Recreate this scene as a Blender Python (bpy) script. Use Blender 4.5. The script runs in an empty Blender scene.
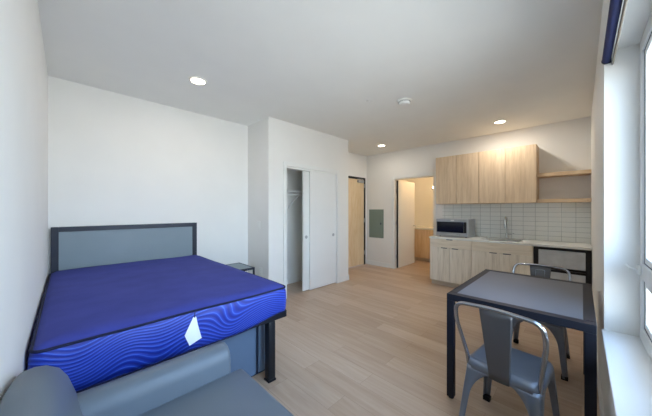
import bpy, bmesh, math, random
from mathutils import Vector, Matrix
random.seed(4)
PI = math.pi
sc = bpy.context.scene
COL = sc.collection

# ------------------------------------------------------------------ materials
def lin(h):
    h = h.lstrip('#')
    r = []
    for i in (0, 2, 4):
        c = int(h[i:i+2], 16) / 255
        r.append(c/12.92 if c <= .04045 else ((c+.055)/1.055)**2.4)
    return (r[0], r[1], r[2], 1)

class NT:
    def __init__(s, name):
        s.m = bpy.data.materials.new(name); s.m.use_nodes = True
        s.t = s.m.node_tree; s.b = s.t.nodes['Principled BSDF']
    def n(s, typ, **kw):
        nd = s.t.nodes.new(typ)
        for k, v in kw.items():
            if k in nd.inputs.keys() if isinstance(k, str) else False: nd.inputs[k].default_value = v
            else: setattr(nd, k, v)
        return nd
    def l(s, a, b): s.t.links.new(a, b)
    def coords(s, scale=(1, 1, 1), rot=(0, 0, 0)):
        tc = s.n('ShaderNodeTexCoord'); mp = s.n('ShaderNodeMapping')
        mp.inputs['Scale'].default_value = scale; mp.inputs['Rotation'].default_value = rot
        s.l(tc.outputs['Object'], mp.inputs['Vector']); return mp.outputs['Vector']
    def ramp(s, fac, stops):
        r = s.n('ShaderNodeValToRGB'); e = r.color_ramp.elements
        while len(e) < len(stops): e.new(.5)
        for el, (p, c) in zip(e, stops): el.position = p; el.color = c
        s.l(fac, r.inputs['Fac']); return r.outputs['Color']
    def noise(s, vec, scale, detail=3, rough=.5, dist=0):
        n = s.n('ShaderNodeTexNoise'); n.inputs['Scale'].default_value = scale
        n.inputs['Detail'].default_value = detail; n.inputs['Roughness'].default_value = rough
        n.inputs['Distortion'].default_value = dist
        s.l(vec, n.inputs['Vector']); return n.outputs['Fac']
    def bump(s, h, strength=.2, dist=.002):
        b = s.n('ShaderNodeBump'); b.inputs['Strength'].default_value = strength
        b.inputs['Distance'].default_value = dist
        s.l(h, b.inputs['Height']); s.l(b.outputs['Normal'], s.b.inputs['Normal'])

def paint(name, col, rough=.6, bump=.08, scale=160, spec=.3, metal=0, var=.04):
    t = NT(name); v = t.coords()
    c = lin(col)
    lo = tuple(x*(1-var) for x in c[:3])+(1,); hi = tuple(min(1, x*(1+var)) for x in c[:3])+(1,)
    t.l(t.ramp(t.noise(v, 3.0, 2), [(.3, lo), (.7, hi)]), t.b.inputs['Base Color'])
    t.b.inputs['Roughness'].default_value = rough; t.b.inputs['Metallic'].default_value = metal
    t.b.inputs['Specular IOR Level'].default_value = spec
    if bump: t.bump(t.noise(v, scale, 2), bump, .002)
    return t.m

def wood(name, cols, axis='z', rough=.5, stretch=14, streak=55, spec=.3):
    t = NT(name)
    sc_ = {'z': (stretch, stretch, .9), 'y': (stretch, .9, stretch), 'x': (.9, stretch, stretch)}[axis]
    v = t.coords(sc_)
    a = t.noise(v, 1.3, 5, .6, .6)
    v2 = t.coords(tuple(k*4 for k in sc_))
    b = t.noise(v2, 1.5, 3, .5, .2)
    mx = t.n('ShaderNodeMix', data_type='FLOAT'); mx.inputs[0].default_value = .35
    t.l(a, mx.inputs[2]); t.l(b, mx.inputs[3])
    t.l(t.ramp(mx.outputs[0], [(.3, lin(cols[0])), (.5, lin(cols[1])), (.7, lin(cols[2]))]), t.b.inputs['Base Color'])
    t.b.inputs['Roughness'].default_value = rough; t.b.inputs['Specular IOR Level'].default_value = spec
    t.bump(b, .06, .001)
    return t.m

def floor_mat():
    t = NT('oak_plank_floor'); v = t.coords((1, 1, 1), (0, 0, PI/2))
    br = t.n('ShaderNodeTexBrick'); br.offset = .37; br.offset_frequency = 2; br.squash = 1
    for k, val in (('Scale', 1), ('Brick Width', 1.22), ('Row Height', .178), ('Mortar Size', .0012), ('Mortar Smooth', .3), ('Bias', 0)):
        br.inputs[k].default_value = val
    br.inputs['Color1'].default_value = (0, 0, 0, 1); br.inputs['Color2'].default_value = (1, 1, 1, 1)
    br.inputs['Mortar'].default_value = (.5, .5, .5, 1)
    t.l(v, br.inputs['Vector'])
    # offset the grain of every plank by its own random value
    tc = t.n('ShaderNodeTexCoord'); sep = t.n('ShaderNodeSeparateXYZ'); t.l(tc.outputs['Object'], sep.inputs[0])
    ad = t.n('ShaderNodeMath', operation='MULTIPLY_ADD'); t.l(br.outputs['Color'], ad.inputs[0]); ad.inputs[1].default_value = 37
    t.l(sep.outputs['Y'], ad.inputs[2])
    sx = t.n('ShaderNodeMath', operation='MULTIPLY'); t.l(sep.outputs['X'], sx.inputs[0]); sx.inputs[1].default_value = 14
    cb = t.n('ShaderNodeCombineXYZ'); t.l(sx.outputs[0], cb.inputs['X']); t.l(ad.outputs[0], cb.inputs['Y'])
    g = t.noise(cb.outputs[0], 1.6, 5, .6, .7)
    mx = t.n('ShaderNodeMix', data_type='FLOAT'); mx.inputs[0].default_value = .3
    t.l(g, mx.inputs[2]); t.l(br.outputs['Color'], mx.inputs[3])
    c = t.ramp(mx.outputs[0], [(.15, lin(FLOOR[0])), (.45, lin(FLOOR[1])), (.8, lin(FLOOR[2]))])
    m2 = t.n('ShaderNodeMix', data_type='RGBA'); t.l(br.outputs['Fac'], m2.inputs[0]); t.l(c, m2.inputs[6]); m2.inputs[7].default_value = lin(FLOOR[3])
    t.l(m2.outputs[2], t.b.inputs['Base Color'])
    t.b.inputs['Roughness'].default_value = .42; t.b.inputs['Specular IOR Level'].default_value = .4
    inv = t.n('ShaderNodeMath', operation='SUBTRACT'); inv.inputs[0].default_value = 1; t.l(br.outputs['Fac'], inv.inputs[1])
    t.bump(inv.outputs[0], .25, .001)
    return t.m
FLOOR = ('#a0876f', '#b49c86', '#c6b19d', '#967f6a')

def tile_mat():
    t = NT('white_stacked_tile')
    tc = t.n('ShaderNodeTexCoord'); sep = t.n('ShaderNodeSeparateXYZ'); t.l(tc.outputs['Object'], sep.inputs[0])
    cb = t.n('ShaderNodeCombineXYZ'); t.l(sep.outputs['Y'], cb.inputs['X']); t.l(sep.outputs['Z'], cb.inputs['Y'])
    br = t.n('ShaderNodeTexBrick'); br.offset = 0; br.squash = 1
    for k, val in (('Scale', 1), ('Brick Width', .156), ('Row Height', .0745), ('Mortar Size', .0028), ('Mortar Smooth', .2)):
        br.inputs[k].default_value = val
    br.inputs['Color1'].default_value = lin('#eceeea'); br.inputs['Color2'].default_value = lin('#e7eae6'); br.inputs['Mortar'].default_value = lin('#aeb3b1')
    t.l(cb.outputs[0], br.inputs['Vector']); t.l(br.outputs['Color'], t.b.inputs['Base Color'])
    t.b.inputs['Roughness'].default_value = .22
    inv = t.n('ShaderNodeMath', operation='SUBTRACT'); inv.inputs[0].default_value = 1; t.l(br.outputs['Fac'], inv.inputs[1])
    t.bump(inv.outputs[0], .4, .002)
    return t.m

def quilt_mat():
    t = NT('royal_blue_quilting'); tc = t.n('ShaderNodeTexCoord')
    sep = t.n('ShaderNodeSeparateXYZ'); t.l(tc.outputs['Object'], sep.inputs[0])
    # stitched waves: height above the floor plus a slow swell along the border
    su = t.n('ShaderNodeMath', operation='ADD'); t.l(sep.outputs['X'], su.inputs[0]); t.l(sep.outputs['Y'], su.inputs[1])
    cb = t.n('ShaderNodeCombineXYZ'); t.l(su.outputs[0], cb.inputs['X'])
    zz = t.n('ShaderNodeMath', operation='MULTIPLY'); t.l(sep.outputs['Z'], zz.inputs[0]); zz.inputs[1].default_value = 1.0
    t.l(zz.outputs[0], cb.inputs['Y'])
    sw = t.noise(cb.outputs[0], 3.0, 0.0, .4, 0)
    m = t.n('ShaderNodeMath', operation='MULTIPLY_ADD'); t.l(sw, m.inputs[0]); m.inputs[1].default_value = .3; t.l(sep.outputs['Z'], m.inputs[2])
    f = t.n('ShaderNodeMath', operation='MULTIPLY'); t.l(m.outputs[0], f.inputs[0]); f.inputs[1].default_value = 2*PI/.021
    s = t.n('ShaderNodeMath', operation='SINE'); t.l(f.outputs[0], s.inputs[0])
    h = t.n('ShaderNodeMath', operation='MULTIPLY_ADD'); t.l(s.outputs[0], h.inputs[0]); h.inputs[1].default_value = .5; h.inputs[2].default_value = .5
    t.l(t.ramp(h.outputs[0], [(.0, lin('#0f2486')), (.6, lin('#1431a0')), (.9, lin('#1c3eb0')), (1, lin('#4062c8'))]), t.b.inputs['Base Color'])
    t.b.inputs['Roughness'].default_value = .5
    t.bump(h.outputs[0], .3, .004)
    return t.m

def fabric(name, cols, rough=.8, wx=900, bump=.15, sheen=.3, big=5):
    t = NT(name); v = t.coords()
    t.l(t.ramp(t.noise(v, big, 3), [(.3, lin(cols[0])), (.7, lin(cols[1]))]), t.b.inputs['Base Color'])
    t.b.inputs['Roughness'].default_value = rough; t.b.inputs['Sheen Weight'].default_value = sheen
    t.bump(t.noise(v, wx, 2), bump, .001)
    return t.m

def emis(name, col, strength):
    t = NT(name); t.b.inputs['Base Color'].default_value = lin(col)
    t.b.inputs['Emission Color'].default_value = lin(col); t.b.inputs['Emission Strength'].default_value = strength
    return t.m

def brushed(name, col, rough=.3, axis=(3, 3, 200), metal=1):
    t = NT(name); v = t.coords(axis); c = lin(col)
    n = t.noise(v, 3, 3)
    t.l(t.ramp(n, [(.3, tuple(x*.9 for x in c[:3])+(1,)), (.7, tuple(min(1, x*1.08) for x in c[:3])+(1,))]), t.b.inputs['Base Color'])
    t.b.inputs['Metallic'].default_value = metal; t.b.inputs['Roughness'].default_value = rough
    t.bump(n, .03, .001)
    return t.m

def glass_mat():
    t = NT('clear_window_glass'); o = t.t.nodes['Material Output']
    tr = t.n('ShaderNodeBsdfTransparent'); tr.inputs['Color'].default_value = (.94, .97, .98, 1)
    gl = t.n('ShaderNodeBsdfGlossy'); gl.inputs['Roughness'].default_value = .0
    fr = t.n('ShaderNodeFresnel'); fr.inputs['IOR'].default_value = 1.45
    ge = t.n('ShaderNodeNewGeometry'); io = t.n('ShaderNodeMix', data_type='FLOAT'); io.inputs[2].default_value = 1.45; io.inputs[3].default_value = 1/1.45
    t.l(ge.outputs['Backfacing'], io.inputs[0]); t.l(io.outputs[0], fr.inputs['IOR'])
    mx = t.n('ShaderNodeMixShader'); t.l(fr.outputs[0], mx.inputs[0]); t.l(tr.outputs[0], mx.inputs[1]); t.l(gl.outputs[0], mx.inputs[2])
    t.l(mx.outputs[0], o.inputs['Surface']); return t.m

M = dict(
    wall=paint('white_wall_paint', '#e8e7e3', .62, .12, 110, .25, var=.012),
    ceil=paint('white_ceiling_paint', '#ecece8', .8, .1, 90, .15, var=.012),
    trim=paint('white_trim_paint', '#e6e7e4', .4, .02, 60, .4, var=.01),
    door=paint('white_door_paint', '#e8e9e7', .38, .02, 60, .4, var=.01),
    vinyl=paint('white_window_vinyl', '#eff1f1', .35, .01, 60, .4, var=.01),
    floor=floor_mat(), tile=tile_mat(),
    oak=wood('light_oak_laminate', ('#bda588', '#d3bc9e', '#e0cdb2'), 'z'),
    oakh=wood('light_oak_laminate_level', ('#b79b7a', '#d0b592', '#dfc7a7'), 'y'),
    ash=wood('pale_ash_laminate', ('#c4b8a6', '#e2d8c6', '#eee5d6'), 'z'),
    ashh=wood('pale_ash_laminate_level', ('#cdbfa9', '#e2d6c1', '#ece0cd'), 'y'),
    maple=wood('maple_door_veneer', ('#dbbb8e', '#e6cba3', '#eed8b6'), 'z', .4, 6),
    vanity=wood('vanity_oak', ('#c6a882', '#dcc09a', '#e6cfae'), 'z'),
    kick=paint('toe_kick_laminate', '#c4b7a4', .6, .02, 60),
    quartz=paint('white_quartz', '#e4e4df', .2, 0, 60, .5, var=.03),
    steel=brushed('brushed_steel', '#b6b9bb', .32, metal=.75),
    steeld=brushed('brushed_steel_door', '#c8cbcc', .4, (200, 3, 3), .25),
    sinksteel=brushed('brushed_sink_steel', '#7f8385', .35),
    chrome=paint('polished_chrome', '#c9ccce', .1, 0, 60, .5, 1, .01),
    black=paint('black_plastic', '#15161a', .4, 0, 60, .4),
    blackgl=paint('black_glass', '#11141f', .08, 0, 60, .5),
    bedmetal=paint('black_powder_coat', '#0f1219', .5, .05, 300, .4),
    navy=paint('charcoal_blue_frame', '#1d2333', .45, .03, 300, .4),
    hbpanel=paint('grey_laminate_panel', '#7c8a92', .45, .02, 200, .4),
    tabletop=paint('grey_laminate_top', '#63666f', .42, .02, 400, .4),
    tframe=paint('dark_table_frame', '#141722', .5, .03, 300, .3),
    vinylgrey=paint('grey_upholstery_vinyl', '#646d76', .45, .1, 260, .4, var=.05),
    chest=paint('blue_grey_laminate', '#5f7086', .5, .02, 200, .3),
    gun=paint('gunmetal_steel', '#828892', .34, .04, 40, .5, .6, .1),
    gunl=paint('polished_gunmetal_tube', '#a7abb2', .22, .02, 40, .5, 1, .05),
    gunshade=paint('shaded_gunmetal_sheet', '#5e5c5d', .4, .04, 40, .5, .6, .06),  # same gunmetal as the seat, colour darkened for shade on the splat
    rubber=paint('black_rubber', '#1b1b1f', .7, 0),
    quilt=quilt_mat(),
    mtop=fabric('dusky_blue_ticking', ('#2e3785', '#374092'), .92, 700, .2, 0),
    piping=fabric('dark_blue_tape', ('#0c1032', '#11163c'), .85, 700, .1, 0),
    paper=paint('white_paper_label', '#eceef0', .6, .05, 60),
    shade=fabric('navy_blind_fabric', ('#182250', '#1e295c'), .8, 900, .1, 0),
    alum=paint('beige_aluminium', '#8f887c', .4, 0, 60, .5, .3),
    white=paint('white_plastic', '#e7e7e3', .4, 0, 60, .4, var=.01),
    panelgrey=paint('grey_green_enamel', '#7d8c83', .5, .02, 80, .3, var=.02),
    lens=emis('warm_lamp_lens', '#fff0d8', 14),
    globe=emis('warm_lamp_globe', '#ffe0b0', 12),
    gasket=paint('dark_gasket', '#3c4450', .6, 0),
    glass=glass_mat(),
    wire=paint('white_wire', '#e2e3e2', .4, 0),
    mirror=paint('silver_mirror', '#d8d8d8', .03, 0, 60, .5, 1, .0),
)

# ------------------------------------------------------------------ builders
ORG = {}
def B(): return bmesh.new()
def box(bm, x0, x1, y0, y1, z0, z1):
    vs = [bm.verts.new((x, y, z)) for x in (x0, x1) for y in (y0, y1) for z in (z0, z1)]
    for f in ((0, 1, 3, 2), (4, 6, 7, 5), (0, 4, 5, 1), (2, 3, 7, 6), (0, 2, 6, 4), (1, 5, 7, 3)):
        bm.faces.new([vs[i] for i in f])
    return bm
def rbox(bm, x0, x1, y0, y1, z0, z1, r, seg=3):
    b2 = B(); box(b2, x0, x1, y0, y1, z0, z1)
    bmesh.ops.bevel(b2, geom=b2.edges[:]+b2.verts[:], offset=r, segments=seg, profile=.5, affect='EDGES')
    merge(bm, b2); return bm
def merge(bm, b2):
    me = bpy.data.meshes.new('tmp'); b2.to_mesh(me); b2.free(); bm.from_mesh(me); bpy.data.meshes.remove(me)
def ring(bm, c, t, n, r, k, ry=None, up=None):
    b = t.cross(n).normalized(); ry = ry or r
    return [bm.verts.new(c + n*math.cos(2*PI*i/k)*r + b*math.sin(2*PI*i/k)*ry) for i in range(k)]
def tube(bm, pts, r, k=10, closed=False):
    pts = [Vector(p) for p in pts]; N = len(pts)
    rr = r if isinstance(r, (list, tuple)) else [r]*N
    tans = []
    for i in range(N):
        a = pts[(i-1) % N] if (closed or i > 0) else pts[i]; b = pts[(i+1) % N] if (closed or i < N-1) else pts[i]
        tans.append((b-a).normalized())
    n = tans[0].orthogonal().normalized(); rings = []
    for i in range(N):
        n = (n - tans[i]*n.dot(tans[i])).normalized()
        rings.append(ring(bm, pts[i], tans[i], n, rr[i], k))
    for i in range(N if closed else N-1):
        a, b = rings[i], rings[(i+1) % N]
        off = 0
        if closed and i == N-1:
            off = min(range(k), key=lambda o: (b[o].co-a[0].co).length)
        for j in range(k):
            bm.faces.new((a[j], a[(j+1) % k], b[(j+1+off) % k], b[(j+off) % k]))
    if not closed:
        bm.faces.new(rings[0][::-1]); bm.faces.new(rings[-1])
    return bm
def cyl(bm, p0, p1, r0, r1=None, k=24): return tube(bm, [p0, p1], [r0, r1 if r1 is not None else r0], k)
def lathe(bm, c, prof, k=32):
    rs = []
    for (r, z) in prof:
        rs.append([bm.verts.new((c[0]+r*math.cos(2*PI*i/k), c[1]+r*math.sin(2*PI*i/k), c[2]+z)) for i in range(k)])
    for a, b in zip(rs, rs[1:]):
        for j in range(k): bm.faces.new((a[j], a[(j+1) % k], b[(j+1) % k], b[j]))
    bm.faces.new(rs[0][::-1]); bm.faces.new(rs[-1]); return bm
def prism(bm, poly, axis, a, b):
    def P(u, v, w): return {'y': (u, w, v), 'x': (w, u, v), 'z': (u, v, w)}[axis]
    A = [bm.verts.new(P(u, v, a)) for u, v in poly]; C = [bm.verts.new(P(u, v, b)) for u, v in poly]
    n = len(poly)
    for i in range(n): bm.faces.new((A[i], A[(i+1) % n], C[(i+1) % n], C[i]))
    bm.faces.new(A[::-1]); bm.faces.new(C); return bm
def round_path(pts, rad, seg=6):
    pts = [Vector(p) for p in pts]; out = [pts[0]]
    for i in range(1, len(pts)-1):
        a, p, b = pts[i-1], pts[i], pts[i+1]
        r = rad[i-1] if isinstance(rad, (list, tuple)) else rad
        d1 = (a-p); d2 = (b-p); t = min(r, d1.length*.49, d2.length*.49)
        s, e = p+d1.normalized()*t, p+d2.normalized()*t
        for k in range(seg+1):
            u = k/seg; out.append(s*(1-u)**2 + p*2*u*(1-u) + e*u*u)
    out.append(pts[-1]); return out
def obj(name, bm, mat, parent=None, smooth=False, bevel=0, bseg=2, origin=None, sub=0):
    bmesh.ops.recalc_face_normals(bm, faces=bm.faces[:])
    if parent is not None: o0 = Vector(ORG[parent.name])
    elif origin is not None: o0 = Vector(origin)
    else:
        xs = [v.co for v in bm.verts]
        o0 = Vector(((min(v.x for v in xs)+max(v.x for v in xs))/2, (min(v.y for v in xs)+max(v.y for v in xs))/2, min(v.z for v in xs)))
    bmesh.ops.translate(bm, verts=bm.verts[:], vec=-o0)
    me = bpy.data.meshes.new(name); bm.to_mesh(me); bm.free()
    for m_ in (mat if isinstance(mat, (list, tuple)) else [mat]): me.materials.append(m_)
    o = bpy.data.objects.new(name, me); COL.objects.link(o)
    if parent is not None: o.parent = parent
    else: o.location = o0
    ORG[o.name] = tuple(o0)
    if smooth:
        for p in me.polygons: p.use_smooth = True
        if smooth != 'all':
            me.set_sharp_from_angle(angle=math.radians(42))
    if bevel:
        bv = o.modifiers.new('bevel', 'BEVEL'); bv.width = bevel; bv.segments = bseg; bv.limit_method = 'ANGLE'; bv.angle_limit = math.radians(40)
        bv.harden_normals = False
    if sub:
        s = o.modifiers.new('sub', 'SUBSURF'); s.levels = sub; s.render_levels = sub
    return o
def tag(o, label, cat, group=None):
    o['label'] = label; o['category'] = cat
    if group: o['group'] = group
    return o
def thing(name, label, cat, loc=(0, 0, 0), group=None):
    o = bpy.data.objects.new(name, None); COL.objects.link(o); o.location = loc; o.empty_display_size = .1
    ORG[o.name] = tuple(loc); return tag(o, label, cat, group)
def struct(name, bm, mat, parent=None, **k):
    o = obj(name, bm, mat, parent, origin=None if parent else (0, 0, 0), **k)
    if parent is None: o['kind'] = 'structure'
    return o
def structroot(name, loc):
    o = bpy.data.objects.new(name, None); COL.objects.link(o); o.location = loc; ORG[o.name] = tuple(loc); o['kind'] = 'structure'; return o

# ------------------------------------------------------------------ room dimensions
H = 2.7
XL, YB, YE, XK, YW = -.132, 3.80, 3.83, 5.31, -.10
CX0, CX1, CY = 2.05, 3.84, 3.20          # closet block
WX0, WX1, WZ0, WZ1 = .22, 2.335, .615, 2.315   # window opening
BX = 7.3                                  # far wall of the bathroom

struct('floor', box(B(), XL-.12, BX+.1, YW-.35, YE+.12, -.06, 0), M['floor'])
struct('ceiling', box(B(), XL-.12, BX+.1, YW-.35, YE+.12, H, H+.08), M['ceil'])
struct('wall_left', box(B(), XL-.1, XL, YW-.3, YB+.1, 0, H), M['wall'])
struct('wall_back', box(B(), XL, CX1, YB, YB+.1, 0, H), M['wall'])
b = B()                                   # wall with the entry door
EX0, EX1, EZ = 4.27, 5.245, 2.145
box(b, CX1, EX0, YE, YE+.1, 0, H); box(b, EX1, XK+.1, YE, YE+.1, 0, H); box(b, EX0, EX1, YE, YE+.1, EZ, H)
struct('wall_entry', b, M['wall'])
b = B()                                   # kitchen wall with the bathroom doorway
DY0, DY1, DZ = 2.14, 3.068, 2.068
box(b, XK, XK+.1, YW-.3, DY0, 0, H); box(b, XK, XK+.1, DY1, YE, 0, H); box(b, XK, XK+.1, DY0, DY1, DZ, H)
struct('wall_kitchen', b, M['wall'])
b = B()                                   # window wall
box(b, XL, WX0, YW-.215, YW, 0, H); box(b, WX1, XK, YW-.215, YW, 0, H)
box(b, WX0, WX1, YW-.215, YW, 0, WZ0-.02); box(b, WX0, WX1, YW-.215, YW, WZ1, H)
struct('wall_right', b, M['wall'])
b = B()                                   # closet enclosure
OX0, OX1, OZ = 2.368, 3.514, 2.025
box(b, CX0, CX0+.1, CY, YB, 0, H); box(b, CX1-.1, CX1, CY, YE, 0, H)
box(b, CX0+.1, OX0, CY, CY+.1, 0, H); box(b, OX1, CX1-.1, CY, CY+.1, 0, H); box(b, OX0, OX1, CY, CY+.1, OZ, H)
struct('wall_closet', b, M['wall'])
# bathroom shell
b = B(); box(b, BX, BX+.1, 1.9, YE, 0, H); struct('wall_bathroom_far', b, M['wall'])
b = B(); box(b, XK+.1, BX, 1.9, 2.0, 0, H); struct('wall_bathroom_right', b, M['wall'])
b = B(); box(b, XK+.1, BX, YE-.05, YE+.1, 0, H); struct('wall_bathroom_left', b, M['wall'])
# skirting
bh, bt = .1, .012
def skirt(name, *bs):
    b = B()
    for q in bs: box(b, *q)
    struct(name, b, M['trim'], bevel=.003)
skirt('baseboard_left', (XL, XL+bt, YW, YB-.0, 0, bh))
skirt('baseboard_back', (XL+bt, CX0, YB-bt, YB, 0, bh))
skirt('baseboard_closet', (CX0-bt, CX0, CY-bt, YB-bt, 0, bh), (CX0, OX0-.07, CY-bt, CY, 0, bh), (OX1+.07, CX1, CY-bt, CY, 0, bh), (CX1, CX1+bt, CY-bt, YE, 0, bh),
      (CX0+.1, CX1-.1, YB-bt, YB, 0, bh))
skirt('baseboard_kitchen', (XK-bt, XK, DY1+.06, YE, 0, bh))
skirt('baseboard_right', (XL+bt, 4.66, YW, YW+bt, 0, bh))
# closet casing, bathroom casing
b = B(); cw = .062
box(b, OX0-cw, OX0, CY-.012, CY, 0, OZ+cw); box(b, OX1, OX1+cw, CY-.012, CY, 0, OZ+cw); box(b, OX0, OX1, CY-.012, CY, OZ, OZ+cw)
struct('trim_1', b, M['trim'], bevel=.002)
b = B()
box(b, XK-.012, XK, DY1, DY1+.06, 0, DZ+.06); box(b, XK-.012, XK, DY0-.06, DY0, 0, DZ+.06); box(b, XK-.012, XK, DY0, DY1, DZ, DZ+.06)
struct('trim_2', b, M['trim'], bevel=.002)
# window sill board
struct('trim_3', rbox(B(), WX0, WX1, YW-.15, YW+.012, WZ0-.02, WZ0, .004, 2), M['vinyl'])
# closet head track
struct('trim_4', box(B(), OX0, OX1, CY+.012, CY+.095, OZ-.03, OZ), M['trim'])

# ------------------------------------------------------------------ window
wn = structroot('window_1', ((WX0+WX1)/2, -.27, WZ0))
wn['label'] = 'tall white framed window above the white sill'
YF0, YF1 = -.31, -.24
def rect_frame(b, x0, x1, z0, z1, w, y0, y1):
    box(b, x0, x0+w, y0, y1, z0, z1); box(b, x1-w, x1, y0, y1, z0, z1)
    box(b, x0+w, x1-w, y0, y1, z0, z0+w); box(b, x0+w, x1-w, y0, y1, z1-w, z1)
xm = (WX0+WX1)/2
b = B(); rect_frame(b, WX0, WX1, WZ0, WZ1, .075, YF0, YF1)
box(b, xm-.04, xm+.04, YF0, YF1, WZ0+.075, WZ1-.075)
for x0, x1 in ((WX0+.075, xm-.04), (xm+.04, WX1-.075)): box(b, x0, x1, YF0, YF1, .965, 1.05)
obj('window_frame', b, M['vinyl'], wn, bevel=.004)
for x0, x1 in ((WX0+.075, xm-.04), (xm+.04, WX1-.075)):
    for z0, z1 in ((WZ0+.075, .965), (1.05, WZ1-.075)):
        b = B(); rect_frame(b, x0+.004, x1-.004, z0+.004, z1-.004, .033, YF0+.002, YF1-.010); s = obj('sash', b, M['vinyl'], wn, bevel=.003)
        b = B(); rect_frame(b, x0+.0002, x1-.0002, z0+.0002, z1-.0002, .0036, YF0+.012, YF1-.009); obj('gasket', b, M['gasket'], s)
        obj('pane', box(B(), x0+.037, x1-.037, -.303, -.297, z0+.037, z1-.037), M['glass'], s)
b = B(); rbox(b, WX1-.065, WX1-.03, -.24, -.225, .985, 1.035, .004); tube(b, [(WX1-.045, -.226, 1.01), (WX1-.045, -.2, 1.015), (WX1-.02, -.185, 1.03)], [.008, .008, .006], 8)
obj('handle', b, M['white'], wn, smooth=True)
# roller blind
rb = thing('roller_blind', 'rolled-up navy roller blind under the head of the window', 'blind', ((WX0+WX1)/2, YW-.03, WZ1-.06))
RY, RZ = YW-.009, WZ1-.05
obj('roll', cyl(B(), (WX0+.01, RY, RZ), (WX1-.012, RY, RZ), .0195, k=28), M['shade'], rb, smooth=True)
obj('hem_bar', rbox(B(), WX0+.012, WX1-.004, RY-.031, RY-.023, RZ-.035, RZ-.006, .003), M['alum'], rb)
b = B(); box(b, WX1-.012, WX1-.004, RY-.022, RY+.008, RZ-.02, WZ1); cyl(b, (WX1-.016, RY, RZ), (WX1-.006, RY, RZ), .021); obj('bracket', b, M['navy'], rb)
b = B(); box(b, WX0+.002, WX0+.01, RY-.022, RY+.008, RZ-.02, WZ1); obj('bracket', b, M['navy'], rb)

# ------------------------------------------------------------------ doors
d = structroot('door_1', (4.75, YE, 0)); d['label'] = 'maple entry door in a black frame'
b = B(); fw = .05
box(b, EX0, EX0+fw, YE-.012, YE+.09, 0, EZ); box(b, EX1-fw+.012, EX1, YE-.012, YE+.09, 0, EZ); box(b, EX0+fw, EX1-fw+.012, YE-.012, YE+.09, EZ-.045, EZ)
obj('door_frame', b, M['black'], d, bevel=.002)
obj('door_panel', box(B(), EX0+fw+.002, EX1-fw+.008, YE+.006, YE+.05, .012, EZ-.049), M['maple'], d, bevel=.002)
b = B(); rbox(b, 4.93, 5.15, YE-.045, YE+.004, EZ-.13, EZ-.07, .006); tube(b, [(5.13, YE-.03, EZ-.065), (4.98, YE-.12, EZ-.06), (4.9, YE-.02, EZ-.05)], .008, 8); obj('door_closer', b, M['steel'], d)
for z in (.25, 1.05, 1.9): obj('hinge', cyl(B(), (EX1-.045, YE-.012, z), (EX1-.045, YE-.012, z+.1), .008, k=10), M['steel'], d, smooth=True)
b = B(); cyl(b, (4.40, YE+.006, .98), (4.40, YE-.045, .98), .012, k=12); tube(b, [(4.40, YE-.045, .98), (4.52, YE-.045, .98)], .009, 10); rbox(b, 4.37, 4.43, YE-.004, YE+.004, .9, 1.1, .002); obj('handle', b, M['steel'], d, smooth=True)

d = structroot('door_2', (XK+.12, DY1, 0)); d['label'] = 'white bathroom door standing open'
b = B(); box(b, XK+.001, XK+.099, DY1-.018, DY1, 0, DZ); box(b, XK+.001, XK+.099, DY0, DY0+.018, 0, DZ); box(b, XK+.001, XK+.099, DY0+.018, DY1-.018, DZ-.018, DZ)
obj('door_frame', b, M['trim'], d)
obj('door_panel', box(B(), XK+.115, XK+.115+.80, DY1-.062, DY1-.024, .012, DZ-.025), M['door'], d, bevel=.002)
for z in (.22, 1.0, 1.75):
    b = B(); cyl(b, (XK+.106, DY1-.03, z), (XK+.106, DY1-.03, z+.09), .008, k=10); box(b, XK+.06, XK+.102, DY1-.021, DY1-.0175, z, z+.09); obj('hinge', b, M['steel'], d)
b = B(); box(b, XK+.095, XK+.113, DY1-.05, DY1-.019, .012, DZ-.03); obj('hinge_gap_shade', b, M['black'], d)  # dark strip put in for the shade in the hinge gap
b = B(); cyl(b, (XK+.855, DY1-.062, .96), (XK+.855, DY1-.11, .96), .012, k=12); tube(b, [(XK+.855, DY1-.11, .96), (XK+.745, DY1-.11, .96)], .009, 10); obj('handle', b, M['steel'], d, smooth=True)

for nm, x0, x1, y0, px, lab in (('door_3', 2.868, OX1-.003, CY+.02, 3.433, 'front sliding closet door, plain white'), ('door_4', 2.752, 3.40, CY+.058, 2.815, 'rear sliding closet door, mostly behind the front one')):
    o = struct(nm, box(B(), x0, x1, y0, y0+.032, .012, OZ-.02), M['door'], bevel=.002); o['label'] = lab; ORG[nm] = (0, 0, 0)
    b = B(); k = 20
    prof = []
    rr = [[b.verts.new((px+r*math.cos(2*PI*i/k), y, .9+r*1.0*math.sin(2*PI*i/k))) for i in range(k)] for r, y in ((.028, y0), (.028, y0-.004), (.021, y0-.004), (.02, y0-.0005))]
    for a, c in zip(rr, rr[1:]):
        for j in range(k): b.faces.new((a[j], a[(j+1) % k], c[(j+1) % k], c[j]))
    b.faces.new(rr[-1])
    obj('finger_pull', b, M['steel'], o, smooth=True)

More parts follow.
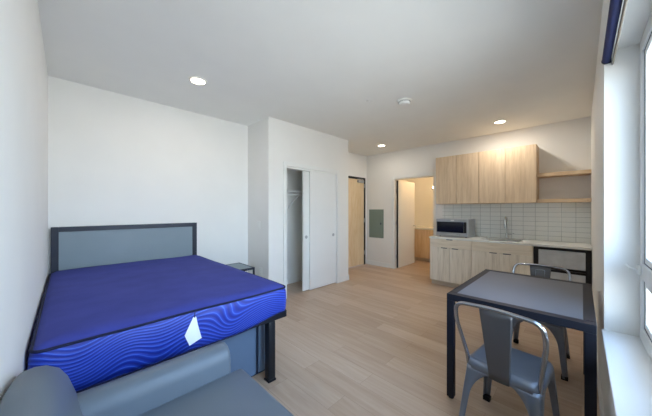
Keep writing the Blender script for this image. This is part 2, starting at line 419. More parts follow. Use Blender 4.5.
# ------------------------------------------------------------------ wire shelf in the closet
ws = thing('wire_shelf', 'white wire shelf with hanging rod inside the closet', 'shelf', (2.9, 3.6, 1.6))
SX0, SX1 = CX0+.1, CX1-.1
b = B()
for y in (3.43, 3.44+.15, 3.79): tube(b, [(SX0, y, 1.68), (SX1, y, 1.68)], .004, 6)
tube(b, [(SX0, 3.43, 1.65), (SX1, 3.43, 1.65)], .004, 6)
for i in range(60):
    x = SX0+.012+i*(SX1-SX0-.024)/59; tube(b, [(x, 3.79, 1.684), (x, 3.43, 1.684), (x, 3.428, 1.65)], .0022, 5)
obj('deck', b, M['wire'], ws)
obj('hanging_rod', tube(B(), [(SX0, 3.46, 1.61), (SX1, 3.46, 1.61)], .011, 10), M['wire'], ws, smooth=True)
for x in (2.86,):
    b = B(); tube(b, [(x, 3.44, 1.67), (x, 3.79, 1.40)], .008, 8); tube(b, [(x, 3.46, 1.60), (x, 3.46, 1.675)], .006, 6); box(b, x-.012, x+.012, 3.788, 3.7995, 1.37, 1.44); obj('bracket', b, M['wire'], ws)

# ------------------------------------------------------------------ wall devices
t = thing('light_switch', 'white light switch plate on the narrow closet side wall', 'switch', (CX0, 3.46, 1.08))
obj('plate', rbox(B(), CX0-.006, CX0, 3.425, 3.497, 1.065, 1.183, .002), M['white'], t); obj('rocker', rbox(B(), CX0-.010, CX0-.004, 3.445, 3.477, 1.09, 1.158, .002), M['white'], t)
t = thing('wall_outlet', 'white outlet plate low on the closet side wall above the bed edge', 'outlet', (CX0, 3.40, .38))
obj('plate', rbox(B(), CX0-.006, CX0, 3.37, 3.442, .37, .488, .002), M['white'], t)
for z in (.40, .445): obj('socket', rbox(B(), CX0-.009, CX0-.005, 3.39, 3.422, z-.012, z+.02, .002), M['trim'], t)
t = thing('breaker_panel', 'grey-green electrical panel cover set in the wall between entry and bathroom', 'electrical panel', (XK, 3.54, .68))
obj('cover', rbox(B(), XK-.012, XK, 3.335, 3.745, .678, 1.366, .003), M['panelgrey'], t)
obj('door', rbox(B(), XK-.018, XK-.010, 3.375, 3.705, .72, 1.325, .003), M['panelgrey'], t)
obj('latch', rbox(B(), XK-.022, XK-.017, 3.39, 3.415, 1.0, 1.05, .002), M['gasket'], t)

# ------------------------------------------------------------------ ceiling devices
def downlight(x, y, lab, DL):
    t = thing('ceiling_downlight', lab, 'ceiling light', (x, y, H-.02), 'recessed ceiling lights')
    b = B(); k = 32; pr = [(.088, H-.0005), (.086, H-.007), (.068, H-.009), (.066, H-.004)]
    rs = [[b.verts.new((x+r*math.cos(2*PI*i/k), y+r*math.sin(2*PI*i/k), z)) for i in range(k)] for r, z in pr]
    for a, c in zip(rs, rs[1:]):
        for j in range(k): b.faces.new((a[j], a[(j+1) % k], c[(j+1) % k], c[j]))
    obj('trim_ring', b, M['white'], t, smooth=True)
    obj('lens', cyl(B(), (x, y, H-.006), (x, y, H-.001), .067, k=32), M['lens'], t)
    l = bpy.data.lights.new('downlight_lamp', 'AREA'); l.shape = 'DISK'; l.size = .12; l.energy = DL; l.color = (1, .92, .82); l.spread = math.radians(180)
    lo = bpy.data.objects.new('lamp', l); COL.objects.link(lo); lo.parent = t; lo.location = (0, 0, .0105)
downlight(.965, 2.838, 'recessed round ceiling light above the bed', 5)
downlight(4.635, 2.965, 'recessed round ceiling light in front of the bathroom doorway', 4)
downlight(4.66, .881, 'recessed round ceiling light in front of the wall cabinets', 11)
t = thing('smoke_detector', 'round white smoke detector on the ceiling, larger of the two ceiling discs', 'smoke detector', (2.93, 1.546, H-.06))
obj('base', lathe(B(), (2.93, 1.546, H), [(.085, 0), (.085, -.018), (.074, -.022)]), M['white'], t, smooth=True)
obj('dome', lathe(B(), (2.93, 1.546, H), [(.064, -.022), (.067, -.03), (.06, -.05), (.038, -.058), (.014, -.06)]), M['white'], t, smooth=True)
obj('vent_ring', lathe(B(), (2.93, 1.546, H), [(.069, -.0215), (.07, -.0225)]), M['gasket'], t)
t = thing('fire_sprinkler', 'small white sprinkler cover disc on the ceiling beside the smoke detector', 'sprinkler', (2.635, 1.865, H-.02))
obj('escutcheon', lathe(B(), (2.635, 1.865, H), [(.038, 0), (.036, -.006), (.02, -.009)]), M['white'], t, smooth=True)
obj('nozzle', lathe(B(), (2.635, 1.865, H), [(.012, -.009), (.012, -.016), (.018, -.019), (.018, -.021)]), M['white'], t, smooth=True)

# ------------------------------------------------------------------ kitchen
CF = 4.70                                  # cabinet front plane
def pull(b, y0, y1, z, x=CF): box(b, x-.024, x-.018, y0, y1, z-.010, z+.002); return b
def basecab(lab, y0, y1, names):
    t = thing('base_cabinet', lab, 'cabinet', ((CF+XK)/2, (y0+y1)/2, 0), 'kitchen base cabinets')
    b = B(); box(b, CF, XK-.008, y0, y0+.018, .09, .838); box(b, CF, XK-.008, y1-.018, y1, .09, .838); box(b, CF, XK-.008, y0+.018, y1-.018, .09, .108)
    box(b, XK-.016, XK-.008, y0+.018, y1-.018, .108, .838); box(b, CF, CF+.018, y0+.018, y1-.018, .11, .838)
    obj('body', b, M['ash'], t)
    obj('toe_kick', box(B(), CF+.06, CF+.08, y0, y1, 0, .09), M['kick'], t)
    g = .002
    dr = obj(names, box(B(), CF-.02, CF-.0005, y0+g, y1-g, .69, .836), M['ashh'], t, bevel=.001)
    if names == 'drawer': obj('pull', pull(B(), (y0+y1)/2-.05, (y0+y1)/2+.05, .836), M['gasket'], dr)
    ym = (y0+y1)/2
    for a, c, py in ((y0, ym, ym-.09), (ym, y1, ym+.09)):
        dd = obj('door', box(B(), CF-.02, CF-.0005, a+g, c-g, .095, .686), M['ash'], t, bevel=.001)
        obj('pull', pull(B(), py-.05, py+.05, .686), M['gasket'], dd)
    return t
basecab('pale wood base cabinet with a wide drawer, under the microwave', 1.285, 1.965, 'drawer')
basecab('pale wood base cabinet under the sink, beside the mini fridge', .49, 1.281, 'false_front')
# worktop with a sink opening
b = B(); sx0, sx1, sy0, sy1 = 4.80, 5.17, .66, 1.16
cx0, cx1 = 4.665, XK-.0005
box(b, cx0, sx0, YW+.002, 1.975, .84, .87); box(b, sx1, cx1, YW+.002, 1.975, .84, .87); box(b, sx0, sx1, YW+.002, sy0, .84, .87); box(b, sx0, sx1, sy1, 1.975, .84, .87)
tag(obj('countertop', b, M['quartz']), 'white quartz kitchen countertop running over the base cabinets and fridge', 'countertop')
sk = thing('kitchen_sink', 'steel undermount sink set into the white countertop', 'sink', (4.985, .91, .67))
b = B(); z0, z1, w = .70, .84, .004
box(b, sx0-.01, sx1+.01, sy0-.01, sy1+.01, z0, z0+w); box(b, sx0-.01, sx0, sy0-.01, sy1+.01, z0+w, z1-.0005); box(b, sx1, sx1+.01, sy0-.01, sy1+.01, z0+w, z1-.0005)
box(b, sx0, sx1, sy0-.01, sy0, z0+w, z1-.0005); box(b, sx0, sx1, sy1, sy1+.01, z0+w, z1-.0005)
obj('basin', b, M['sinksteel'], sk); obj('drain', lathe(B(), (4.985, .91, z0+w), [(.045, 0), (.045, .003), (.03, .001)]), M['chrome'], sk)
fx, fy = 5.235, .89
fc = thing('kitchen_faucet', 'chrome gooseneck kitchen faucet behind the sink', 'faucet', (fx, fy, .87))
obj('body', lathe(B(), (fx, fy, .87), [(.027, 0), (.027, .008), (.02, .012), (.018, .09), (.013, .1)]), M['chrome'], fc, smooth=True)
pts = [(fx, fy, .96)] + [(fx-.075+.075*math.cos(a), fy, 1.165+.075*math.sin(a)) for a in [i*PI/10 for i in range(0, 11)]] + [(fx-.15, fy, 1.12)]
obj('spout', tube(B(), pts, .011, 14), M['chrome'], fc, smooth=True)
obj('spray_head', cyl(B(), (fx-.15, fy, 1.125), (fx-.15, fy, 1.05), .015, .017, 16), M['chrome'], fc, smooth=True)
obj('lever', tube(B(), [(fx, fy-.015, .93), (fx, fy-.05, .94), (fx-.01, fy-.1, .965)], [.01, .007, .006], 10), M['chrome'], fc, smooth=True)
# backsplash
o = obj('backsplash', box(B(), XK-.0065, XK-.0005, YW+.001, 1.974, .8702, 1.462), M['tile'], origin=(XK, YW, .87)); tag(o, 'white stacked tile backsplash on the wall above the countertop', 'backsplash')
# wall cabinets
UX = 4.985
def wallcab(lab, y0, ym, y1):
    t = thing('wall_cabinet', lab, 'cabinet', ((UX+XK)/2, (y0+y1)/2, 1.463), 'kitchen wall cabinets')
    obj('body', box(B(), UX, XK-.001, y0, y1, 1.463, 2.345), M['oak'], t)
    for a, c in ((y0, ym), (ym, y1)): obj('door', box(B(), UX-.02, UX-.0005, a+.003, c-.003, 1.465, 2.343), M['oak'], t, bevel=.001)
wallcab('pair of oak wall cabinet doors above the microwave', 1.244, 1.605, 1.975)
wallcab('pair of oak wall cabinet doors above the sink, next to the open shelves', .478, .868, 1.241)
for z, lab in ((1.855, 'upper open oak shelf beside the wall cabinets'), (1.463, 'lower open oak shelf just above the tile backsplash')):
    tag(obj('wall_shelf', box(B(), 5.03, XK-.001, YW+.001, .475, z, z+.05), M['oakh'], bevel=.001), lab, 'shelf', 'open kitchen shelves')
# mini fridge
t = thing('mini_fridge', 'black mini fridge with stainless doors under the right end of the countertop', 'refrigerator', (5.0, .195, 0))
FY0, FY1, FXF = -.095, .485, 4.745
b = B(); box(b, FXF, XK-.02, FY0, FY1, .03, .832)
for y in (FY0+.05, FY1-.05):
    cyl(b, (FXF+.05, y, 0), (FXF+.05, y, .03), .018, k=12)
obj('body', b, M['black'], t)
b = B(); box(b, FXF-.03, FXF-.0005, FY0, FY0+.05, .035, .83); box(b, FXF-.03, FXF-.0005, FY1-.05, FY1, .035, .83); box(b, FXF-.03, FXF-.0005, FY0+.05, FY1-.05, .80, .83)
obj('front_surround', b, M['black'], t, bevel=.002)
for z0, z1, nm in ((.565, .795, 'freezer_door'), (.045, .50, 'fridge_door')):
    dd = obj(nm, rbox(B(), FXF-.035, FXF-.001, FY0+.055, FY1-.055, z0, z1, .004), M['steeld'], t)
    zz = z0 if nm == 'freezer_door' else z1
    obj('handle', rbox(B(), FXF-.045, FXF-.002, FY0+.055, FY1-.055, zz-.028 if nm == 'freezer_door' else zz+.001, zz-.001 if nm == 'freezer_door' else zz+.03, .003), M['black'], dd)
# microwave
MX, MY0, MY1, MZ0, MZ1 = 4.845, 1.375, 1.915, .882, 1.19
t = thing('microwave_oven', 'stainless microwave oven on the left end of the countertop', 'microwave', ((MX+5.2)/2, 1.63, .87))
obj('body', rbox(B(), MX+.012, 5.24, MY0, MY1, MZ0, MZ1, .004), M['steel'], t)
dd = obj('door', rbox(B(), MX-.008, MX+.011, MY0+.002, MY1-.002, MZ0+.004, MZ1-.002, .004), M['steel'], t)
obj('window', rbox(B(), MX-.011, MX-.006, MY0+.07, MY1-.015, MZ0+.068, MZ1-.05, .003), M['blackgl'], dd)
obj('control_strip', rbox(B(), MX-.011, MX-.006, MY0+.025, MY0+.068, MZ0+.068, MZ1-.05, .003), M['black'], dd)
b = B(); tube(b, [(MX-.006, MY1-.13, MZ0+.034), (MX-.03, MY1-.13, MZ0+.034), (MX-.03, MY0+.13, MZ0+.034), (MX-.006, MY0+.13, MZ0+.034)], .007, 8); obj('handle', b, M['chrome'], dd, smooth=True)
obj('badge', box(B(), MX-.0095, MX-.007, 1.60, 1.66, MZ1-.036, MZ1-.018), M['white'], dd)
for y in (MY0+.05, MY1-.05):
    for x in (MX+.06, 5.18): obj('foot', cyl(B(), (x, y, .87), (x, y, MZ0+.002), .012, k=10), M['rubber'], t)

# ------------------------------------------------------------------ bathroom vanity, mirror, sconce
t = thing('bathroom_vanity', 'warm lit wooden bathroom vanity with white top seen through the doorway', 'vanity', (6.9, 2.9, 0))
VX = 6.6
obj('body', box(B(), VX, BX-.002, 2.3, 3.75, .09, .84), M['vanity'], t); obj('toe_kick', box(B(), VX+.06, BX-.002, 2.3, 3.75, 0, .09), M['kick'], t)
obj('top', box(B(), VX-.025, BX-.002, 2.29, 3.76, .84, .872), M['quartz'], t, bevel=.003)
for y0, y1 in ((2.302, 2.70), (2.704, 3.16)): obj('door', box(B(), VX-.02, VX-.0005, y0, y1, .1, .835), M['vanity'], t, bevel=.001)
for z0, z1 in ((.1, .34), (.344, .585), (.589, .835)): obj('drawer', box(B(), VX-.02, VX-.0005, 3.164, 3.74, z0, z1), M['vanity'], t, bevel=.001)
t = thing('wall_sconce', 'small glowing bathroom wall lamp at the edge of the doorway', 'lamp', (7.28, 2.93, 1.95))
obj('back_plate', rbox(B(), BX-.02, BX-.001, 2.86, 3.0, 1.93, 2.01, .004), M['chrome'], t)
obj('shade', lathe(B(), (7.22, 2.93, 1.93), [(.012, .02), (.026, .03), (.032, .05), (.026, .07), (.012, .08)]), M['globe'], t, smooth=True)
obj('arm', tube(B(), [(BX-.02, 2.93, 1.97), (7.25, 2.93, 1.97)], .01, 8), M['chrome'], t)
l = bpy.data.lights.new('bathroom_fill', 'POINT'); l.energy = 16; l.color = (1, .66, .34); l.shadow_soft_size = .06
lo = bpy.data.objects.new('vanity_fill', l); COL.objects.link(lo); lo.parent = t; lo.location = (6.15-7.28, 2.55-2.93, .42)  # added fill lamp, hung free of the sconce to light vanity front and door

# ------------------------------------------------------------------ bed
bed = thing('bed_frame', 'black metal bed frame with grey panel headboard against the back wall', 'bed', (.58, 2.75, 0))
BX0, BX1, BY0, BY1 = -.112, 1.278, 1.715, 3.735
b = B(); hz = 1.178
box(b, BX0, BX0+.055, 3.745, 3.785, 0, hz); box(b, 1.205, 1.26, 3.745, 3.785, 0, hz); box(b, BX0+.055, 1.205, 3.745, 3.785, hz-.05, hz); box(b, BX0+.055, 1.205, 3.745, 3.785, .42, .47)
hb = obj('headboard', b, M['navy'], bed, bevel=.003)
obj('panel', box(B(), BX0+.054, 1.206, 3.753, 3.778, .469, hz-.049), M['hbpanel'], hb)
obj('side_rail', box(B(), BX0, BX0+.03, BY0+.041, 3.744, .474, .525), M['bedmetal'], bed, bevel=.003)
obj('side_rail', box(B(), BX1-.03, BX1, BY0+.041, 3.744, .474, .525), M['bedmetal'], bed, bevel=.003)
obj('foot_rail', box(B(), BX0, BX1, BY0+.008, BY0+.04, .474, .528), M['bedmetal'], bed, bevel=.004)
for i in range(9):
    y = 1.9+i*.21; obj('slat', box(B(), BX0+.03, BX1-.03, y, y+.07, .5, .515), M['bedmetal'], bed)
for x, y in ((1.14, 1.745), (-.04, 1.745), (1.14, 3.68), (-.04, 3.68)):
    b = B(); rbox(b, x-.033, x+.033, y-.02, y+.046, .015, .474, .012, 3); lg = obj('leg', b, M['bedmetal'], bed, smooth=True)
    obj('foot_cap', rbox(B(), x-.035, x+.035, y-.022, y+.048, 0, .016, .004), M['rubber'], lg)

# ------------------------------------------------------------------ mattress
mt = thing('mattress', 'royal blue quilted mattress lying on the black bed frame', 'mattress', (.58, 2.73, .525))
def rrect(x0, x1, y0, y1, r, n=8, m=26):
    pts = []
    cs = [(x1-r, y1-r, 0), (x0+r, y1-r, PI/2), (x0+r, y0+r, PI), (x1-r, y0+r, 3*PI/2)]
    for i, (cx, cy, a0) in enumerate(cs):
        for k in range(n+1): a = a0+PI/2*k/n; pts.append((cx+r*math.cos(a), cy+r*math.sin(a)))
        nx = cs[(i+1) % 4]; ax, ay = pts[-1]; a = nx[2]; bx_, by_ = nx[0]+r*math.cos(a), nx[1]+r*math.sin(a)
        for k in range(1, m): pts.append((ax+(bx_-ax)*k/m, ay+(by_-ay)*k/m))
    return pts
MX0, MX1, MYa, MYb = -.124, 1.276, 1.688, 3.738
def drop(x, y):           # the soft foot end sags over the rail away from its right corner
    if y > 1.80: return 0
    u = min(1, max(0, (1.24-x)/.42)); return .05*u*u*(3-2*u)*min(1, max(0, (1.80-y)/.10))
def mring(b, ins, z, wav=0, dr=0):
    out = []
    for (x, y) in rrect(MX0+ins, MX1-ins, MYa+ins, MYb-ins, max(.06-ins, .02)):
        w = wav*(math.sin(5.1*x+3.3*y)+.6*math.sin(11*x-7*y+1))
        out.append(b.verts.new((x, y, z+w-dr*drop(x, y))))
    return out
def bridge(b, rs):
    for a, c in zip(rs, rs[1:]):
        n = len(a)
        for j in range(n): b.faces.new((a[j], a[(j+1) % n], c[(j+1) % n], c[j]))
b = B(); rs = [mring(b, .03, .534, 0, 1)] + [mring(b, i_, z_, 0, d_) for i_, z_, d_ in ((.02, .531, 1), (.008, .537, 1), (.003, .56, .8), (.0, .60, .5), (.0, .65, .25), (.003, .69, .05), (.009, .712, 0))] + [mring(b, .014, .722, .002)]
bridge(b, rs); b.faces.new(rs[0][::-1]); obj('side_border', b, M['quilt'], mt, smooth='all')
b = B(); rs = [mring(b, i_, z_, .002*w_) for i_, z_, w_ in ((.014, .722, 1), (.022, .731, 1), (.05, 0.748, 1.3), (.12, 0.75, 1.6), (.25, 0.752, 1.6), (.42, 0.752, 1.2), (.58, 0.752, .6))]
bridge(b, rs); b.faces.new(rs[-1]); obj('top_cover', b, M['mtop'], mt, smooth='all')
b = B(); path = [(x, y, .724+.002*(math.sin(5.1*x+3.3*y)+.6*math.sin(11*x-7*y+1))) for x, y in rrect(MX0+.011, MX1-.011, MYa+.011, MYb-.011, .05)]
tube(b, path, .0072, 8, closed=True); obj('piping', b, M['piping'], mt, smooth='all')
b = B(); path = [(x, y, .538-drop(x, y)) for x, y in rrect(MX0+.007, MX1-.007, MYa+.007, MYb-.007, .053)]
tube(b, path, .005, 8, closed=True); obj('piping', b, M['piping'], mt, smooth='all')
TAGP = [(.545, .694), (.562, .694), (.572, .64), (.594, .552), (.524, .528), (.497, .598)]
b = B(); A = []; n = 1
prism(b, TAGP, 'y', 1.6835, 1.6848)
o = obj('care_label', b, M['paper'], mt); o['label'] = 'white paper care label'
o = obj('label_cord', tube(B(), [(.553, 1.6825, .69), (.556, 1.686, .722)], .0025, 6), M['piping'], mt)

# ------------------------------------------------------------------ chest under the bed
t = thing('storage_chest', 'blue-grey storage chest standing under the foot of the bed', 'chest', (.66, 2.1, 0))
obj('body', box(B(), .12, 1.195, 1.875, 2.35, .012, .445), M['navy'], t)
obj('drawer', rbox(B(), .13, 1.075, 1.858, 1.8745, .03, .44, .002), M['chest'], t)
obj('end_panel', rbox(B(), 1.098, 1.192, 1.862, 1.8745, .03, .44, .002), M['chest'], t)
for x in (.17, 1.15):
    for y in (1.92, 2.3): obj('foot', box(B(), x-.03, x+.03, y-.03, y+.03, 0, .012), M['rubber'], t)

# ------------------------------------------------------------------ nightstand
t = thing('nightstand', 'low dark metal nightstand with grey top between bed and closet', 'side table', (1.6, 3.45, 0))
nx0, nx1, ny0, ny1, nz = 1.36, 1.845, 3.225, 3.68, .555
obj('top_panel', box(B(), nx0+.022, nx1-.022, ny0+.022, ny1-.022, nz-.018, nz-.001), M['hbpanel'], t)
b = B()
box(b, nx0, nx1, ny0, ny0+.022, nz-.03, nz); box(b, nx0, nx1, ny1-.022, ny1, nz-.03, nz); box(b, nx0, nx0+.022, ny0+.022, ny1-.022, nz-.03, nz); box(b, nx1-.022, nx1, ny0+.022, ny1-.022, nz-.03, nz)
obj('top_frame', b, M['navy'], t, bevel=.002)
for x in (nx0, nx1-.022):
    for y in (ny0, ny1-.022): obj('leg', box(B(), x, x+.022, y, y+.022, 0, nz-.03), M['navy'], t, bevel=.002)
obj('shelf', box(B(), nx0+.001, nx1-.001, ny0+.001, ny1-.001, .14, .158), M['hbpanel'], t)

# ------------------------------------------------------------------ sofa
so = thing('sofa', 'grey-blue vinyl sofa in the near corner with its back to the wall', 'sofa', (.28, .85, 0))
b = B(); prof = [(-.10, .12), (-.126, .30), (-.128, .70), (-.125, .735), (-.112, .748), (-.085, .752), (-.055, .746), (-.02, .722), (.004, .68), (.026, .61), (.062, .47), (.08, .40), (.08, .12)]
rs = []
for Y, k, ins in ((.05, .85, .02), (.062, .93, .008), (.09, 1.0, 0), (.4, 1.16, 0), (.8, 1.17, 0), (1.0, 1.165, 0), (1.1, 1.15, 0), (1.2, 1.12, 0), (1.3, 1.085, 0), (1.4, 1.04, 0), (1.46, 1.01, 0), (1.495, .985, .003), (1.513, .955, .010), (1.522, .915, .022)):
    ring_ = []
    for x, z in prof:
        z2 = z if z < .47 else .47+(z-.47)*(1+(k-1)*.748/.278)
        ring_.append(b.verts.new((max(-.128, min(x, .08)) + (ins if x < -.05 else -ins), Y, z2)))
    rs.append(ring_)
for a, c in zip(rs, rs[1:]):
    n = len(a)
    for q in range(n): b.faces.new((a[q], a[(q+1) % n], c[(q+1) % n], c[q]))
b.faces.new(rs[0]); b.faces.new(rs[-1][::-1])
obj('backrest', b, M['vinylgrey'], so, smooth='all')
for y0, y1 in ((1.375, 1.525), (.05, .2)):
    b = B(); prof = [(y0, .12), (y0, .52), (y0+.012, .565), (y0+.04, .59), ((y0+y1)/2, .597), (y1-.04, .59), (y1-.012, .565), (y1, .52), (y1, .12)]
    prism(b, prof, 'x', -.02, .645); obj('armrest', b, M['vinylgrey'], so, smooth=True, bevel=.02, bseg=4)
obj('seat_cushion', rbox(B(), .03, .71, .203, 1.385, .285, .455, .025, 5), M['vinylgrey'], so, smooth=True)
obj('base', box(B(), -.1, .63, .06, 1.515, .09, .284), M['vinylgrey'], so, bevel=.01)
for x in (-.06, .58):
    for y in (.12, 1.45): obj('leg', cyl(B(), (x, y, 0), (x, y, .095), .018, .024, 14), M['bedmetal'], so, smooth=True)

# ------------------------------------------------------------------ table
TX0, TX1, TY0, TY1, TZ = 1.932, 3.005, -.058, .69, .75
t = thing('dining_table', 'dark framed table with grey inlaid top beside the window sill', 'table', ((TX0+TX1)/2, (TY0+TY1)/2, 0))
b = B(); e0, e1 = .062, .058
box(b, TX0, TX0+e0, TY0, TY1, TZ-.046, TZ); box(b, TX1-e1, TX1, TY0, TY1, TZ-.046, TZ); box(b, TX0+e0, TX1-e1, TY0, TY0+.05, TZ-.046, TZ); box(b, TX0+e0, TX1-e1, TY1-.05, TY1, TZ-.046, TZ)
obj('frame', b, M['tframe'], t, bevel=.003)
obj('table_top', box(B(), TX0+e0, TX1-e1, TY0+.05, TY1-.05, TZ-.022, TZ-.0015), M['tabletop'], t)
for x, y in ((TX0, TY0), (TX0, TY1-.046), (TX1-.046, TY0), (TX1-.046, TY1-.046)):
    lg = obj('leg', box(B(), x, x+.046, y, y+.046, .012, TZ-.046), M['tframe'], t, bevel=.003)
    obj('glide', cyl(B(), (x+.023, y+.023, 0), (x+.023, y+.023, .012), .018, k=12), M['rubber'], lg)

# ------------------------------------------------------------------ metal chairs
def make_chair(lab):
    r = thing('metal_chair', lab, 'chair', (0, 0, 0), 'metal cafe chairs')
    # seat pan: rounded square, dished, with a skirt
    def sq(hw, hx0, hx1, rad, n=5):
        pts = []
        for cx, cy, a0 in ((hx1-rad, hw-rad, 0), (hx0+rad, hw-rad, PI/2), (hx0+rad, -hw+rad, PI), (hx1-rad, -hw+rad, 3*PI/2)):
            for k in range(n+1): a = a0+PI/2*k/n; pts.append((cx+rad*math.cos(a), cy+rad*math.sin(a)))
        return pts
    b = B(); rs = []
    for ins, z in ((-.006, .395), (-.004, .42), (0, .436), (.008, .446), (.02, .449), (.035, .445), (.07, .441), (.12, .439)):
        rs.append([b.verts.new((x, y, z)) for x, y in sq(.178-ins, -.178+ins, .178-ins, max(.05-ins*.3, .015))])
    bridge(b, rs); b.faces.new(rs[-1])
    s = obj('seat', b, M['gun'], r, smooth='all'); sd = s.modifiers.new('sheet', 'SOLIDIFY'); sd.thickness = .002
    # legs: folded sheet, wide under the seat and narrow at the floor
    for sx in (1, -1):
        for sy in (1, -1):
            b = B(); rows = []
            N = 16
            for i in range(N+1):
                u = i/N; z = .405*(1-u)+.012*u
                cx = sx*(.178+(.042 if sx > 0 else .075)*u); cy = sy*(.178+.032*u)
                w = .178-(.178-.047)*math.sqrt(max(0, 1-max(0, 1-u/.42)**2))-.014*u; rd = .02
                rows.append([b.verts.new(p) for p in ((cx-sx*w, cy, z), (cx-sx*(w*.5+rd*.5), cy, z), (cx-sx*rd, cy, z), (cx-sx*rd*.3, cy-sy*rd*.3, z), (cx, cy-sy*rd, z), (cx, cy-sy*(w*.5+rd*.5), z), (cx, cy-sy*w, z))])
            for a, c in zip(rows, rows[1:]):
                for j in range(6): b.faces.new((a[j], a[j+1], c[j+1], c[j]))
            lg = obj('leg', b, M['gun'], r, smooth=True); sd = lg.modifiers.new('sheet', 'SOLIDIFY'); sd.thickness = .003; sd.offset = 0
            cx = sx*(.178+(.042 if sx > 0 else .075)); cy = sy*.21
            obj('foot_cap', box(B(), min(cx, cx-sx*.042), max(cx, cx-sx*.042), min(cy, cy-sy*.042), max(cy, cy-sy*.042), 0, .03), M['rubber'], lg, bevel=.003)
    # back hoop and splat
    hp = round_path([(-.150, .174, .40), (-.164, .178, .47), (-.232, .214, .69), (-.262, .204, .798), (-.266, 0, .814), (-.262, -.204, .798), (-.232, -.214, .69), (-.164, -.178, .47), (-.150, -.174, .40)],
                    [.03, .05, .10, .16, .10, .05, .03], 8)
    obj('back_hoop', tube(B(), hp, .0115, 12), M['gunl'], r, smooth=True)
    b = B(); rows = []
    for i in range(11):
        u = i/10; z = .388+u*.418; x = -.186-.072*u; hw = .050+.030*u
        rows.append([b.verts.new((x+dx, y, z)) for y, dx in ((-hw, .004), (-hw*.93, -.006), (-hw*.4, -.009), (0, -.010), (hw*.4, -.009), (hw*.93, -.006), (hw, .004))])
    for a, c in zip(rows, rows[1:]):
        for j in range(6): b.faces.new((a[j], a[j+1], c[j+1], c[j]))
    sp = obj('splat', b, M['gunshade'], r, smooth=True); sd = sp.modifiers.new('sheet', 'SOLIDIFY'); sd.thickness = .003; sd.offset = 0
    b = B(); tube(b, round_path([(-.234, .034, .71), (-.245, .034, .77), (-.245, -.034, .77), (-.234, -.034, .71)], .01, 4), .003, 6); obj('embossed_ridge', b, M['gunl'], sp, smooth=True)
    b = B(); tube(b, [(.15, .15, .39), (0, 0, .40), (-.15, -.15, .39)], .006, 6); tube(b, [(.15, -.15, .39), (0, 0, .40), (-.15, .15, .39)], .006, 6); obj('brace', b, M['gun'], r)
    return r
def copy_tree(o, parent=None):
    c = o.copy(); COL.objects.link(c); c.parent = parent
    for ch in list(o.children): copy_tree(ch, c)
    return c
ch = make_chair('grey metal chair with its back to the camera, at the near end of the table')
c2 = copy_tree(ch)
ch.location = (1.892, .308, 0); ch.rotation_euler.z = -.1
c2.location = (2.995, .283, 0); c2.rotation_euler.z = PI
c2['label'] = 'grey metal chair at the far end of the table, facing the camera, before the fridge'

# ------------------------------------------------------------------ daylight, camera
w = bpy.data.worlds.new('daylight'); sc.world = w; w.use_nodes = True; nt = w.node_tree
bg = nt.nodes['Background']
tc = nt.nodes.new('ShaderNodeTexCoord'); sp = nt.nodes.new('ShaderNodeSeparateXYZ'); rp = nt.nodes.new('ShaderNodeValToRGB')
ma = nt.nodes.new('ShaderNodeMath'); ma.operation = 'MULTIPLY_ADD'; ma.inputs[1].default_value = .5; ma.inputs[2].default_value = .5
nt.links.new(tc.outputs['Generated'], sp.inputs[0]); nt.links.new(sp.outputs['Z'], ma.inputs[0]); nt.links.new(ma.outputs[0], rp.inputs['Fac'])
e = rp.color_ramp.elements; e[0].position = .0; e[0].color = (.68, .66, .62, 1); e[1].position = 1; e[1].color = (.35, .55, .9, 1)
for p_, c_ in ((.48, (.68, .68, .66, 1)), (.52, (.78, .9, 1.0, 1)), (.7, (.55, .74, 1, 1))):
    x = e.new(p_); x.color = c_
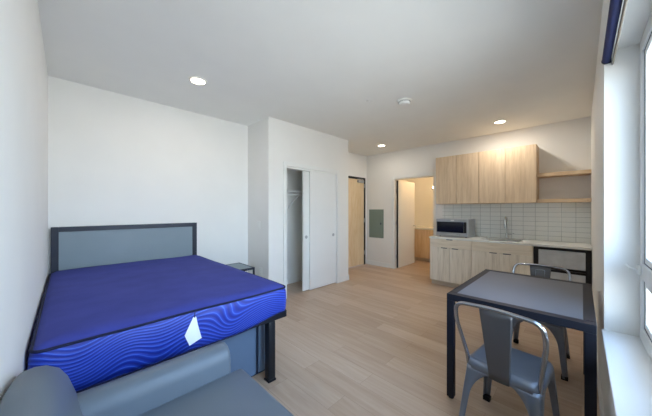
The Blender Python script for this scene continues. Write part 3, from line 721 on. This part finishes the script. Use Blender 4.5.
# made-up bright sky lobes, aimed to light the room, kitchen wall and window edge
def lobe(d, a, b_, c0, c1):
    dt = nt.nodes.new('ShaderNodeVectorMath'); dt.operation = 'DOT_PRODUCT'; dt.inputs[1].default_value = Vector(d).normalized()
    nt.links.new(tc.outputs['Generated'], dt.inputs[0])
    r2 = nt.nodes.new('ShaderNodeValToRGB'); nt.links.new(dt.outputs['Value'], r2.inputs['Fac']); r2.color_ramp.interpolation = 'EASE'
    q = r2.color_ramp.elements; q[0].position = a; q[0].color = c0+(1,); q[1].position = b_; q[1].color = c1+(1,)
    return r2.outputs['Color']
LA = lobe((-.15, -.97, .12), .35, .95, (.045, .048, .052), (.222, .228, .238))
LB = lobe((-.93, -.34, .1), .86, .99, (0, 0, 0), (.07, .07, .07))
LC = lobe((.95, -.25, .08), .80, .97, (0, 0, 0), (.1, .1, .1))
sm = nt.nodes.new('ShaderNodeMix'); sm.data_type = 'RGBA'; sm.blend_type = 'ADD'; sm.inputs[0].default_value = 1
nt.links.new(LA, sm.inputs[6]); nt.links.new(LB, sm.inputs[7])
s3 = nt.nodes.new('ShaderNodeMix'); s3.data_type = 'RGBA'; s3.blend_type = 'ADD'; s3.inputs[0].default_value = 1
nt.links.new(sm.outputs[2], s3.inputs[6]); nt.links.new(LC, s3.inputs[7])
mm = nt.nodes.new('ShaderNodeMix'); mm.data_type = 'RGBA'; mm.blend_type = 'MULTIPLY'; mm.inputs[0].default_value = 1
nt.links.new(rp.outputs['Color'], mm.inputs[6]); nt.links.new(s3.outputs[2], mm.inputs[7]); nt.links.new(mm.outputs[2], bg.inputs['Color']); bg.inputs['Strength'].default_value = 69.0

cam = bpy.data.cameras.new('camera'); co = bpy.data.objects.new('camera', cam); COL.objects.link(co)
cam.sensor_width = 36; cam.lens = 36*257.28/652; cam.shift_y = 2.08/652; cam.clip_start = .02
co.location = (0, 0, 1.35)
co.rotation_euler = (PI/2, 0, math.radians(44.77-90))
sc.camera = co
vs = sc.view_settings; vs.view_transform = 'Standard'; vs.look = 'None'; vs.gamma = 1; vs.exposure = .03; vs.use_curve_mapping = False
try:
    sc.cycles.max_bounces = 12; sc.cycles.diffuse_bounces = 8; sc.cycles.use_denoising = True; sc.cycles.sample_clamp_indirect = 8
except Exception: pass
